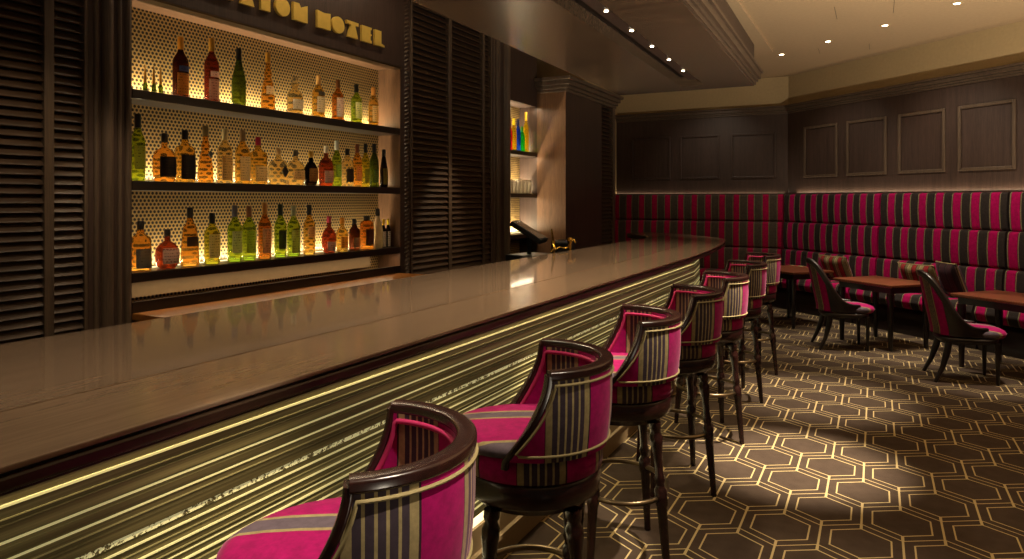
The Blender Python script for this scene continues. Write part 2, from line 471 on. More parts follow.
louver('louvered_screen', 'dark louvered wood screen right of the bottle shelves with narrow stiles', 4.72, 6.09, [(4.72, 4.745), (5.296, 5.345), (5.905, 5.945), (6.07, 6.09)], pitch=.05)

def pilaster(label, y0, y1, ribs, par_mat='panel_wood', dx=.0):
    t = thing('pilaster', label, 'pilaster', (WX, (y0+y1)/2, 0)); h = (y1-y0)/2
    MB().box(-.06, .01+dx, -h, h, 0, 3.29).build('shaft', M[par_mat], t)
    for yy, r in ribs:
        pr = [(r*cos(a), yy+r*sin(a)) for a in [pi*(-.5+i/8) for i in range(9)]]
        mb_ = MB(); n = len(pr)
        P = [[(x+.01+dx, y, z) for x, y in pr] for z in (0, 3.29)]
        mb_.grid(P, smooth=True); mb_.build('fluted_rib', M['trim_wood'], t)
    return t
pilaster('dark fluted wood pilaster left of the bottle shelves', 2.064, 2.288, [(-.075, .012), (-.02, .03), (.045, .012), (.09, .016)])
pilaster('dark fluted wood pilaster between the right louvered screen and small niche', 6.092, 6.468, [(-.15, .012), (-.09, .02), (-.04, .012), (.1, .05)])
t = thing('carved_strip', 'narrow carved vertical wood strip beside the right end of the bottle shelves', 'trim', (WX, 4.655, 0))
MB().box(-.06, .0, -.065, .063, 0, 3.29).build('strip_board', M['panel_wood'], t)
m = MB(); z = .01
while z < 3.25:
    m.add([(0, -.012, z), (.016, .0, z+.008), (.016, .03, z+.026), (0, .034, z+.036), (0, -.004, z+.018)], [(0, 1, 2, 3), (0, 3, 4), (0, 4, 1), (4, 3, 2, 1)]); z += .034
m.build('carved_beads', M['trim_wood'], t)

# main niche
N0, N1 = 2.29, 4.585
tag(MB().box(-3.64, -3.62, N0, N1, 0, 2.62).build('perforated_panel', M['perf']), 'glowing gold perforated panel behind the large bottle shelves', 'wall panel')
sign = thing('sign_board', 'dark wood board with raised gold hotel lettering above the bottle shelves', 'sign', (WX, 3.44, 2.56))
MB().box(-.06, .012, N0-3.44, N1-3.44, .005, .73).build('board', M['panel_wood'], sign)
MB().box(-.22, -.061, N0-3.44, N1-3.44, .0, .04).build('niche_head', M['jamb_wood'], sign)
MB().box(-.06, .02, N0-3.44, N1-3.44, -.008, .005).build('edge_strip', M['bronze'], sign)
# gold letters, stencil deco shapes; letter box y0..y1, z 2.672..2.79
def letter(ch, y0, y1, z0=.113, z1=.230):
    w, h = y1-y0, z1-z0
    polys = {
     'A': [[(.0, 0), (1.0, 0), (.72, 1), (.42, 1)]],
     'T': [[(.12, 0), (.95, 0), (.70, .8), (.98, .8), (.98, 1), (.0, 1), (.05, .8), (.36, .8)]],
     'I': [[(.0, 0), (1, 0), (1, 1), (0, 1)]],
     'N': [[(.0, 0), (1, 0), (1, 1), (.52, .78), (.40, 1), (0, 1)]],
     'H': [[(.0, 0), (1, 0), (1, 1), (.56, .94), (.44, .94), (0, 1)]],
     'E': [[(.0, 0), (.92, 0), (.92, .14), (.80, .20), (.80, .44), (.92, .50), (.92, .56), (.80, .60), (.80, .82), (.92, .88), (.92, 1), (0, 1)]],
     'L': [[(.0, 0), (1, 0), (1, .12), (.66, .2), (.66, 1), (0, 1)]],
     'O': [[(.5+.5*cos(2*pi*i/28), .5+.5*sin(2*pi*i/28)) for i in range(28)]]}[ch]
    mb_ = MB()
    for poly in polys:
        n = len(poly); vs = []
        for x in (.014, .034): vs += [(x, y0-3.44+w*a, z0+h*b) for a, b in poly]
        fs = [tuple(range(n)), tuple(range(2*n-1, n-1, -1))]+[(i, (i+1) % n, n+(i+1) % n, n+i) for i in range(n)]
        mb_.add(vs, fs)
    mb_.build('gold_letter', M['gold'], sign, loc=(0, -.018, .004))
    # stencil seams engraved on the face
    seams = {'A': [.5], 'T': [.52], 'N': [.36, .62], 'H': [.36, .64], 'E': [.45], 'O': [.5], 'I': [], 'L': []}[ch]
for ch, a, b in (('A', 2.79, 2.925), ('T', 2.965, 3.091), ('I', 3.137, 3.211), ('O', 3.255, 3.377), ('N', 3.408, 3.535),
                 ('H', 3.629, 3.757), ('O', 3.775, 3.900), ('T', 3.925, 4.056), ('E', 4.093, 4.215), ('L', 4.245, 4.360)):
    letter(ch, a, b)
tag(MB().box(-3.62, -3.4, N1, N1+.004, 0, 2.559).build('niche_lining', M['jamb_wood']), 'brown wood side lining at the right end of the large bottle niche', 'panel')
tag(MB().box(-3.62, -3.4, N0-.001, N0+.004, 0, 2.559).build('niche_lining', M['jamb_wood']), 'brown wood side lining at the left end of the large bottle niche', 'panel')
shelves = []
for z, w in ((2.075, 'top'), (1.60, 'middle'), (1.122, 'bottom')):
    s = thing('bottle_shelf', 'long dark wood shelf, %s of three in the large bottle niche' % w, 'shelf', (WX, 3.44, z), 0, 'long shelves in the bottle niche')
    MB().box(-.2185, .004, N0-3.44+.005, N1-3.44-.001, -.05, 0).build('shelf_board', M['shelf_wood'], s, bevel=.004)
    MB().box(-.205, -.190, N0-3.44+.02, N1-3.44-.02, .0, .006).build('light_strip', M['led'], s)
MB().box(-.15, -.14, N0-3.435, N1-3.64, -.147, -.0505).build('lower_panel', M['stone'], s)
t = thing('back_counter', 'low orange-brown back counter under the bottle shelves', 'counter', (-3.3, 3.4, 0))
MB().box(-.215, .25, -1.10, 1.17, .0, .88).build('cabinet_body', M['black_wood'], t)
MB().box(-.215, .26, -1.10, 1.17, .88, .915).build('worktop', M['orange_wood'], t, bevel=.004)
MB().box(-.115, -.095, -1.105, 1.182, .9155, .972).build('upstand_rail', M['black_wood'], t)

# small niche
n0, n1 = 6.47, 7.149
tag(MB().box(-3.64, -3.62, n0, n1, 0, 2.60).build('perforated_panel', M['perf']), 'lit gold perforated panel behind the small niche shelves', 'wall panel')
t = thing('niche_surround', 'dark wood panel above the small lit niche', 'panel', (WX, 6.81, 2.55))
MB().box(-.22, .0, n0-6.81, n1-6.81, 0, .74).build('head_panel', M['panel_wood'], t)
for z, w in ((2.03, 'upper'), (1.57, 'middle'), (1.13, 'lower')):
    s = thing('niche_shelf', 'short dark shelf, %s of three in the small niche' % w, 'shelf', (WX, 6.81, z), 0, 'short shelves in the small niche')
    MB().box(-.2185, .004, n0-6.81+.002, n1-6.81-.002, -.045, 0).build('shelf_board', M['shelf_wood'], s, bevel=.003)
    MB().box(-.205, -.190, n0-6.81+.02, n1-6.81-.02, .0, .006).build('light_strip', M['led'], s)

# tall cabinet with crown
cab = thing('tall_cabinet', 'tall dark wood cabinet with stepped crown, right of the small niche', 'cabinet', (-3.4, 8.0, 0))
MB().box(-.25, .35, -.848, .30, 0, 2.72).build('carcass', M['panel_wood'], cab)
MB().box(-.25, .352, .72, .806, 0, 2.72).build('corner_post', M['trim_wood'], cab)
MB().box(-.25, .30, .30, .72, 0, 2.72).build('louver_backing', M['black'], cab)
MB().box(-.0, .352, -.8505, -.8485, 0, 2.70).build('side_panel_painted_light', M['jamb_wood'], cab)  # paler wood paints in the niche light falling on this side
m = MB(); z = .02
while z < 2.68:
    m.add([(.302, .30, z+.04), (.308, .30, z+.045), (.345, .30, z+.005), (.338, .30, z), (.302, .72, z+.04), (.308, .72, z+.045), (.345, .72, z+.005), (.338, .72, z)],
          [(0,1,2,3), (7,6,5,4), (0,4,5,1), (1,5,6,2), (2,6,7,3), (3,7,4,0)]); z += .05
m.build('slats', M['louver_wood'], cab)
m = MB()
for p, z0, z1 in ((.015, 2.70, 2.735), (.035, 2.7355, 2.775), (.06, 2.7755, 2.825), (.09, 2.8255, 2.865)):
    m.box(.0, .35+p, -.848-p, .806+p, z0, z1)
m.build('crown', M['trim_wood'], cab, bevel=.006)

# ------------------------------------------------------------------ bottles
def bottle(y, h, d, kind, col, cap, label=None, lab2=None, x=-3.5, z=1.6, caph=.14, text='', grp=None, name='liquor_bottle', cat='bottle', labz=None, shape=None):
    r = d/2; t = thing(name, text, cat, (x, y, z), 0, grp)
    n = 2.0; rn = min(.015, r*.42); ch = h*caph
    if kind == 'tall':   prof = [(r*.9, 0), (r, .008), (r, h*.58), (r*.92, h*.64), (rn*1.3, h*.74), (rn, h*.78)]
    elif kind == 'wine': prof = [(r*.85, 0), (r, .01), (r, h*.42), (r*.9, h*.52), (rn*1.4, h*.72), (rn, h*.82)]
    elif kind == 'cone': n = 3; prof = [(r*.9, 0), (r, .008), (r*.92, h*.3), (r*.8, h*.55), (r*.7, h*.66), (rn, h*.76)]
    elif kind == 'square': n = 5; prof = [(r*.8, 0), (r*.86, .008), (r*.86, h*.60), (r*.8, h*.66), (rn*1.2, h*.73), (rn, h*.78)]
    elif kind == 'round': prof = [(r*.6, 0), (r*.8, .01), (r*.97, h*.18), (r, h*.34), (r*.93, h*.5), (r*.65, h*.62), (rn, h*.70)]
    elif kind == 'oval': n = 2.4; prof = [(r*.8, 0), (r*.92, .01), (r, h*.2), (r, h*.5), (r*.8, h*.63), (rn, h*.72)]
    elif kind == 'pear': prof = [(r*.85, 0), (r, .015), (r*.95, h*.25), (r*.72, h*.48), (r*.45, h*.58), (r*.55, h*.64), (rn, h*.75)]
    elif kind == 'decanter': n = 4; prof = [(r*.78, 0), (r*.85, .008), (r*.85, h*.5), (r*.75, h*.58), (rn*1.1, h*.68), (rn*1.1, h*.76), (rn*1.6, h*.79)]
    elif kind == 'flask': n = 4; prof = [(r*.95, 0), (r, .008), (r, h*.72), (r*.9, h*.8), (rn*1.6, h*.86)]
    elif kind == 'mini': prof = [(r*.9, 0), (r, .005), (r, h*.28), (r*.7, h*.36)]
    body = [(a, b) for a, b in prof]
    top = h-ch
    if body[-1][1] < top: body.append((body[-1][0], top))
    sy = 1.0
    MB().lathe(body, 20, n=n, sy=sy).build('glass_body', G[col], t)
    rc = max(rn*1.12, body[-1][0]*1.08) if kind != 'decanter' else r*.42
    z0 = body[-1][1]-.002
    if kind == 'decanter': cp = [(rn, z0), (rc*.8, z0+.006), (rc, z0+(h-z0)*.5), (rc*.9, h)]
    elif kind == 'mini': cp = [(r*.68, z0), (r*.45, (z0+h)/2), (r*.12, h)]
    else: cp = [(rc, z0), (rc, h-.003), (rc*.85, h)]
    MB().lathe(cp, 14).build('cap', capmat(cap) if kind != 'decanter' else G['clear'], t)
    def patch(z0f, z1f, half, mat, off=.0012, a0=0.0):
        ks = []
        N = 10
        def rad(zz):
            for i in range(len(body)-1):
                if body[i][1] <= zz <= body[i+1][1]:
                    q = (zz-body[i][1])/max(1e-6, body[i+1][1]-body[i][1]); return body[i][0]*(1-q)+body[i+1][0]*q
            return body[-1][0]
        P = []
        for i in range(N+1):
            a = a0-half+2*half*i/N; ca, sa = cos(a), sin(a); k2 = (abs(ca)**n+abs(sa)**n)**(-1/n)
            P.append([((rad(zz)+off)*k2*ca, (rad(zz)+off)*k2*sa*sy, zz) for zz in [h*(z0f+(z1f-z0f)*j/4) for j in range(5)]])
        MB().grid(P).build('paper_label', mat, t)
    if label:
        lo, hi = labz or (.10, .48)
        patch(lo, hi, 1.0, labmat(label))
        if lab2: patch(hi+.03, min(hi+.12, .62), .8, labmat(lab2), .0014)
    return t
S1, S2, S3 = 2.075, 1.60, 1.122
g1, g2, g3 = 'spirit bottles on the top shelf', 'spirit bottles on the middle shelf', 'spirit bottles on the bottom shelf'
for i, (y, h) in enumerate(((2.439, .155), (2.490, .158), (2.531, .16))):
    bottle(y, h, .024, 'mini', 'dark_green', '#b07c1c', None, z=S1, caph=.62, grp='slim gold-topped miniatures', name='miniature_bottle',
           text='slim gold-topped miniature, %s of three at the left end of the top shelf' % ('leftmost', 'middle', 'rightmost')[i])
rows = [
 (S1, g1, [
  (2.656, .35, .085, 'tall', 'dark_brown', '#d8962c', '#d8902c', '#2c3c6c', 'dark rum bottle with orange and blue label and gold neck, top shelf', (.06, .40)),
  (2.865, .385, .082, 'tall', 'red_brown', '#b8862c', '#d8b898', '#e8d8c0', 'tall red-brown bottle with pink-cream label and gold neck, top shelf', (.04, .36)),
  (3.065, .362, .085, 'wine', 'dark_green', '#0e0d0c', None, None, 'dark green wine-shaped bottle with no paper label, top shelf', None),
  (3.299, .382, .090, 'pear', 'orange', '#b8862c', '#f0dcae', None, 'tall amber liqueur bottle with bulging neck and gold cap, top shelf', (.28, .42)),
  (3.536, .26, .105, 'decanter', 'pale_amber', '#fff0d0', '#e8e0d0', None, 'squat square whisky decanter with faceted clear stopper, top shelf', (.15, .40)),
  (3.762, .305, .088, 'tall', 'amber', '#d8a860', '#e8e0c8', '#34302c', 'amber whisky bottle with pale label and tan cap beside the decanter, top shelf', (.14, .50)),
  (3.964, .305, .086, 'tall', 'brown', '#7a4a20', '#f4ecd8', None, 'brown whisky bottle with white label and brown cap, top shelf', (.10, .56)),
  (4.171, .302, .083, 'tall', 'green', '#10140c', '#fff0b0', None, 'bright green bottle with cream label and black cap, top shelf', (.14, .54)),
  (4.372, .308, .078, 'tall', 'amber', '#d89440', '#f8d890', None, 'amber bottle with yellow label, last on the right of the top shelf', (.12, .52))]),
 (S2, g2, [
  (2.396, .36, .072, 'tall', 'green', '#0c0c0c', '#a8a040', None, 'tall green bottle with black neck, first on the left of the middle shelf', (.18, .52)),
  (2.554, .268, .112, 'oval', 'orange', '#2a2420', '#120e0e', None, 'squat rounded bottle with black label and low cap, middle shelf', (.10, .52)),
  (2.684, .298, .104, 'square', 'amber', '#0c0a0a', '#151010', None, 'square whiskey bottle with black label and black cap, middle shelf', (.06, .52)),
  (2.822, .336, .088, 'pear', 'orange', '#8a7848', None, None, 'pear-shaped amber bottle with grey-gold cap and dark medallion, middle shelf', None),
  (2.960, .331, .088, 'tall', 'pale_amber', '#c8b884', '#d8b478', None, 'golden bottle with tan label and cream cap, middle shelf', (.06, .50)),
  (3.094, .336, .088, 'tall', 'amber', '#9c7c54', '#e8d8b4', None, 'amber bottle with cream label and brown-grey cap, middle shelf', (.06, .50)),
  (3.218, .302, .108, 'square', 'amber', '#a01c38', '#f0dca8', None, 'amber bottle with wide cream label and red wax neck, middle shelf', (.06, .38)),
  (3.388, .242, .122, 'oval', 'pale_amber', '#b89868', None, None, 'squat golden bottle with black diamond mark and wide cork, middle shelf', None),
  (3.543, .240, .112, 'oval', 'pale_amber', '#6c6450', '#e8c088', None, 'squat golden bottle with pink-cream label and grey stopper, middle shelf', (.15, .42)),
  (3.688, .240, .100, 'round', 'black', '#d8a83c', '#b87c34', None, 'round black bottle with orange label and yellow cap, middle shelf', (.12, .50)),
  (3.840, .287, .100, 'oval', 'red_brown', '#e8dcc0', '#d8c8b0', None, 'red-brown round-shouldered bottle with white cap, middle shelf', (.08, .38)),
  (3.952, .333, .068, 'tall', 'green', '#c8c8b8', '#a8c060', None, 'bright green bottle with silver-white neck, middle shelf', (.20, .48)),
  (4.069, .283, .086, 'square', 'pale_amber', '#14100e', '#140e0c', None, 'golden bottle with black label band and black cap, middle shelf', (.12, .46)),
  (4.181, .325, .072, 'tall', 'orange', '#6c3c20', '#d89860', None, 'slim orange bottle with brown neck, middle shelf', (.14, .48)),
  (4.278, .334, .064, 'tall', 'yellow_green', '#101010', '#8c8c2c', None, 'yellow-green bottle with black cap, left of a matching greener one, middle shelf', (.10, .42)),
  (4.383, .342, .070, 'tall', 'dark_green', '#101010', '#6c7c2c', None, 'olive green bottle with black cap near the right end of the middle shelf', (.10, .42)),
  (4.505, .305, .062, 'wine', 'black', '#0c0c0a', '#8c7c28', None, 'dark bottle with olive label, last on the right of the middle shelf', (.08, .50))]),
 (S3, g3, [
  (2.412, .266, .102, 'square', 'orange', '#100c0c', '#50504c', None, 'square amber bottle with grey label and black cap, far left of the bottom shelf', (.05, .44)),
  (2.572, .216, .125, 'round', 'red_brown', '#241a16', '#e8dcc8', None, 'round red-brown bottle with oval white label, bottom shelf', (.12, .52)),
  (2.717, .335, .092, 'cone', 'orange', '#24201e', '#3c2c24', None, 'tall three-sided amber bottle with slanted dark label, bottom shelf', (.34, .50)),
  (2.868, .302, .088, 'tall', 'yellow_green', '#14140e', '#e0d0a8', None, 'olive green bottle with tall cream label and black cap, bottom shelf', (.12, .58)),
  (3.034, .345, .084, 'tall', 'green', '#5c5c64', '#e0d8c0', None, 'green bottle with narrow cream label and silver neck, bottom shelf', (.16, .54)),
  (3.145, .340, .084, 'tall', 'green', '#8c5c3c', '#b8c050', None, 'green bottle with yellow-green label and brown neck, bottom shelf', (.14, .54)),
  (3.272, .362, .082, 'tall', 'brown', '#b88038', '#d8b898', None, 'slim amber-brown bottle with tan label and orange neck, bottom shelf', (.10, .54)),
  (3.406, .350, .078, 'tall', 'green', '#283020', '#2c3418', None, 'deep green bottle with dark shield label, bottom shelf', (.16, .5)),
  (3.524, .340, .086, 'tall', 'green', '#b8bc9c', '#ccc878', None, 'light green bottle with pale label and white-green neck, bottom shelf', (.06, .52)),
  (3.672, .345, .080, 'tall', 'amber', '#141010', '#e8b880', None, 'golden bottle with small high label and black cap, bottom shelf', (.34, .56)),
  (3.870, .262, .104, 'round', 'red_brown', '#a83848', '#e0d4c4', None, 'short-bodied red bottle with square white label and red top, bottom shelf', (.04, .30)),
  (4.010, .248, .084, 'oval', 'amber', '#e89c2c', '#e8a848', None, 'small golden bottle with orange cap, bottom shelf', (.1, .44)),
  (4.148, .236, .080, 'square', 'dark_brown', '#141418', '#b8a47c', None, 'small dark bottle with tan label and black cap, bottom shelf', (.08, .40)),
  (4.293, .256, .092, 'flask', 'brown', '#2c241c', '#3c2014', None, 'broad brown flask with wide dark cap, bottom shelf', (.12, .60)),
  (4.424, .310, .084, 'wine', 'white', '#181412', None, None, 'frosted white bottle with black cap, bottom shelf', None),
  (4.500, .225, .040, 'tall', 'black', '#e8d020', '#f0e8dc', None, 'small bitters bottle with white wrapper and yellow cap, left of two', (.02, .56)),
  (4.560, .225, .038, 'tall', 'black', '#e8d020', '#f0e8dc', None, 'small bitters bottle with white wrapper and yellow cap, right of two', (.02, .56))])]
for z, g, items in rows:
    for y, h, d, kind, col, cap, lb, lb2, text, lz in items:
        t = bottle(y, h, d, kind, col, cap, lb, lb2, z=z, text=text, grp=g, labz=lz, caph=.20 if kind in ('tall', 'wine') else .17)
        if 'medallion' in text or 'diamond' in text:
            s = .016 if 'medallion' in text else .03; zz = h*.50 if s < .02 else h*.36
            MB().add([(d/2+.004, -s, zz), (d/2+.004, 0, zz-s*1.3), (d/2+.004, s, zz), (d/2+.004, 0, zz+s*1.3), (d/2-.004, -s, zz), (d/2-.004, 0, zz-s*1.3), (d/2-.004, s, zz), (d/2-.004, 0, zz+s*1.3)],
                     [(0,1,2,3), (7,6,5,4), (0,4,5,1), (1,5,6,2), (2,6,7,3), (3,7,4,0)]).build('emblem', M['black'], t)
g4 = 'coloured bottles in the small niche'
for y, h, d, col, cap, w in ((6.68, .34, .058, 'red', '#7c1420', 'red'), (6.775, .36, .062, 'yellow', '#d8c020', 'short yellow'), (6.875, .36, .062, 'blue', '#101840', 'deep blue'),
                          (6.972, .29, .066, 'emerald', '#0c5c1c', 'emerald green'), (7.075, .46, .062, 'yellow', '#c89c20', 'tall slim yellow')):
    bottle(y, h, d, 'tall', col, cap, None, z=2.03, text='%s liqueur bottle on the upper shelf of the small niche' % w, grp=g4, caph=.2)
gp = None
for i in range(7):
    y = 6.55+i*.088
    lab = ['first', 'second', 'third', 'fourth', 'fifth', 'sixth', 'seventh'][i]+' white glass from the left in the row on the small niche shelf'
    if gp is None:
        gp = thing('upturned_glass', lab, 'glass', (-3.47, y, 1.57), 0, 'white glasses in the small niche')
        MB().lathe([(.028, 0), (.030, .01), (.036, .12), (.034, .135)], 18).build('bowl', M['white_ceramic'], gp)
        MB().lathe([(.012, .1355), (.030, .15), (.031, .155)], 18).build('foot', M['white_ceramic'], gp)
    else: dup(gp, (-3.47, y, 1.57), 0, lab)
t = thing('white_jar', 'small white jar glowing on the lowest shelf of the small niche', 'jar', (-3.50, 6.56, 1.13))
MB().lathe([(.035, 0), (.04, .01), (.04, .08), (.03, .095)], 18).build('jar_body', G['white'], t)
MB().lathe([(.032, .0955), (.032, .11)], 18).build('lid', M['white_ceramic'], t)

# ------------------------------------------------------------------ bar counter
BZ = 1.056
bar = thing('bar_counter', 'long polished brown wood bar with ribbed front panel with added glow', 'bar counter', (-1.8, 3, 0))
def LB(mb_, name, mat, bevel=0): 
    o = mb_.build(name, mat, bar, bevel=bevel); o.location = (1.8, -3, 0); return o
def outline(off=0.0):
    f = [(-1.29-off, -1.2), (-1.29-off, 5.6), (-1.32-off, 6.4), (-1.37-off, 7.1), (-1.43-off, 7.7), (-1.50-off, 8.08), (-1.60-off, 8.32-off*.5), (-1.80, 8.62-off), (-2.1, 8.98-off), (-2.4, 9.25-off), (-2.75, 9.45-off)]
    b = [(-2.9, 9.3-off), (-2.95, 9.0), (-2.75, 8.75), (-2.45, 8.3), (-2.38, 7.9), (-2.38, -1.2)]
    return f+b
LB(MB().prism(outline(0), BZ-.012, BZ), 'counter_top', M['counter'], .003)
LB(MB().prism(outline(.012), BZ-.018, BZ-.012), 'shadow_groove', M['black'])
LB(MB().prism(outline(.0), BZ-.046, BZ-.018), 'edge_nosing', M['nosing'], .006)
LB(MB().prism(outline(.02), BZ-.056, BZ-.046), 'under_groove', M['black'])
inner = [(-1.625, -1.2), (-1.625, 5.6), (-1.66, 6.8), (-1.75, 7.6), (-1.95, 8.2), (-2.2, 8.5), (-2.38, 8.55), (-2.38, -1.2)]
LB(MB().prism(inner, BZ, BZ+.0015), 'inner_board', M['counter_inner'])
# front: path follows x=-1.345 then bends left beyond the last stool
fp = [(-1.345, -1.2), (-1.345, 5.87), (-1.42, 6.4), (-1.62, 7.1), (-1.95, 7.9), (-2.3, 8.3)]
def face(z0, z1, off, name, mat, th=.02):
    mb_ = MB(); a = [(x+off, y) for x, y in fp]; b = [(x-th+off, y) for x, y in reversed(fp)]
    mb_.prism(a+b, z0, z1); return mb_
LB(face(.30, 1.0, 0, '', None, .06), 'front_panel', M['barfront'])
rods = [(.992, .004, .012), (.969, .006, .010), (.945, .003, .006), (.905, .0045, .008), (.873, .004, .008), (.855, .003, .006),
        (.795, .005, .010), (.778, .003, .006), (.762, .005, .010), (.744, .003, .008), (.733, .004, .01), (.715, .005, .012), (.700, .003, .008),
        (.684, .005, .010), (.664, .003, .008), (.652, .005, .012), (.632, .004, .01), (.610, .006, .012), (.590, .003, .008), (.574, .005, .010),
        (.553, .004, .01), (.536, .004, .010), (.512, .006, .012), (.490, .004, .010), (.470, .005, .01), (.448, .004, .01), (.425, .006, .012),
        (.400, .004, .01), (.380, .005, .01), (.357, .004, .01), (.335, .006, .012)]
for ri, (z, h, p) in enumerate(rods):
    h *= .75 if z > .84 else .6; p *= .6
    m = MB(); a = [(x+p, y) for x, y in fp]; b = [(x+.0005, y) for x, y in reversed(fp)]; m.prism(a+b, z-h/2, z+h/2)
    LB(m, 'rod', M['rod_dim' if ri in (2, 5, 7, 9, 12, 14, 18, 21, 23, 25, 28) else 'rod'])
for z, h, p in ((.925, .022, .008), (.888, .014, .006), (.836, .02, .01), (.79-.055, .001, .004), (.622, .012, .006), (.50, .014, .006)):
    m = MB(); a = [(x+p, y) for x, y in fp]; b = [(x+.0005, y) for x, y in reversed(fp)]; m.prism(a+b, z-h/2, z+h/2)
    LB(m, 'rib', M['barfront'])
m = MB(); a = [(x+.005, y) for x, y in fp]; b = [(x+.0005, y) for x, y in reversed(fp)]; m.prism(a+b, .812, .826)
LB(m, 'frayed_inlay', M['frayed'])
LB(face(.215, .298, -.055, '', None, .02), 'light_diffuser', M['diffuser'])
LB(face(.0, .213, -.045, '', None, .05), 'plinth', M['stone'])
LB(face(.10, .118, -.025, '', None, .03), 'plinth_ledge', M['stone'])
LB(MB().box(-2.36, -1.45, -1.2, 5.8, .02, .995), 'carcass', M['black_wood'])

# workstation + point of sale behind the bar
ws = thing('bar_workstation', 'low dark service station behind the bar near the small niche', 'counter', (-2.72, 6.2, 0))
MB().box(-.28, .30, -1.5, 1.3, 0, .90).build('body', M['black_wood'], ws)
MB().box(-.29, .31, -1.51, 1.31, .90, .92).build('worktop', M['steel'], ws)
pos = thing('point_of_sale_terminal', 'black touch-screen till with tilted grey screen behind the bar', 'till', (-2.78, 5.72, .92), R(-8))
MB().box(-.16, .16, -.18, .20, .0, .09).build('base', M['plastic'], pos, bevel=.01)
MB().tube([(-.02, 0, .08), (-.03, .01, .17), (-.01, 0, .24)], .025).build('stand', M['plastic'], pos)
def tilted(mb_, c, w, l, th, ax, name, mat):
    pass
def slab(c, ux, uy, w, l, th):
    import mathutils
    V = mathutils.Vector; ux = V(ux).normalized(); uy = V(uy).normalized(); n = ux.cross(uy); c = V(c)
    vs = [tuple(c+ux*a*w/2+uy*b*l/2+n*k*th/2) for k in (-1, 1) for a, b in ((-1, -1), (1, -1), (1, 1), (-1, 1))]
    return MB().add(vs, [(0,3,2,1), (4,5,6,7), (0,1,5,4), (1,2,6,5), (2,3,7,6), (3,0,4,7)])
ux, uy = (.75, .3, -.50), (-.35, 1, .0)
slab((-.02, .0, .29), ux, uy, .32, .28, .045).build('monitor', M['plastic'], pos, bevel=.006)
import mathutils
nn = mathutils.Vector(ux).normalized().cross(mathutils.Vector(uy).normalized())
slab(tuple(mathutils.Vector((-.02, 0, .29))+nn*.024), ux, uy, .28, .24, .002).build('screen', M['screen'], pos)
pr = thing('receipt_printer', 'black receipt printer and card reader lump beside the till', 'printer', (-2.62, 6.08, .92), R(15))
MB().box(-.1, .1, -.11, .11, 0, .20).build('printer_body', M['plastic'], pr, bevel=.02)
MB().box(-.06, .06, -.02, .02, .201, .208).build('paper_slot', M['steel'], pr)
kb = thing('keyboard_tray', 'black slanted keypad tray between the till and brass taps', 'keypad', (-2.56, 5.40, .92), TH)
slab((0, 0, .06), (1, 0, .0), (0, 1, .25), .26, .16, .04).build('tray', M['plastic'], kb, bevel=.01)
slab((0, 0, .083), (1, 0, .0), (0, 1, .25), .22, .12, .003).build('keys', M['steel'], kb)
tp = thing('brass_tap', 'polished brass double tap with upright lever standing behind the bar', 'tap', (-2.50, 5.60, .92), TH)
MB().lathe([(.03, 0), (.03, .01), (.013, .02), (.012, .22), (.016, .23)], 14).build('column', M['brass'], tp)
MB().tube([(0, 0, .13), (.05, -.01, .17), (.09, -.02, .16), (.13, 0, .17)], .009).build('pipe', M['brass'], tp)
MB().tube([(0, 0, .20), (-.01, 0, .26), (-.02, 0, .33)], [.007, .010, .006]).build('lever', M['brass'], tp)
MB().tube([(-.02, -.02, .22), (.01, -.04, .17), (-.03, -.05, .13)], .008).build('spout', M['brass'], tp)
MB().lathe([(.02, 0), (.014, .01), (.014, .2), (.024, .215), (.026, .24), (.01, .255)], 14, (.14, 0)).build('side_valve', M['brass'], tp)
MB().tube([(.14, 0, .225), (.175, -.01, .235), (.185, -.01, .205)], .009).build('valve_handle', M['brass'], tp)

# ------------------------------------------------------------------ bar stools  (local: back = +x, front = -x)
def shell_pts(A, rad, z0, ztop, th, ns=41, nt=10, cx=lambda z: 0.0, sy=1.0, lean=0.0):
    outer, inner = [], []
    for i in range(ns):
        s = -1+2*i/(ns-1); ro, ri = [], []
        for j in range(nt):
            t = j/(nt-1); a = s*A(t); r = rad(t); zt = ztop(a); z = z0+(zt-z0)*t
            ro.append((r*cos(a)+cx(z), r*sin(a)*sy, z)); q = r-th; ri.append((q*cos(a)+cx(z), q*sin(a)*sy, z))
        outer.append(ro); inner.append(ri)
    return outer, inner
def shell(name, mat, par, A, rad, z0, ztop, th, ur=.25, **kw):
    o, n = shell_pts(A, rad, z0, ztop, th, **kw); ns, nt = len(o), len(o[0]); m = MB()
    def UU(P, ): return [[((-1+2*i/(ns-1))*A(j/(nt-1))*ur, P[i][j][2]) for j in range(nt)] for i in range(ns)]
    m.grid(o, U=UU(o)); m.grid(n, U=UU(n))
    for e in (0, ns-1):
        m.grid([o[e], n[e]], U=[UU(o)[e], UU(n)[e]])
    for j in (0, nt-1):
        m.grid([[o[i][j] for i in range(ns)], [n[i][j] for i in range(ns)]], U=[[UU(o)[i][j] for i in range(ns)]]*2)
    m.build(name, mat, par); return o, n

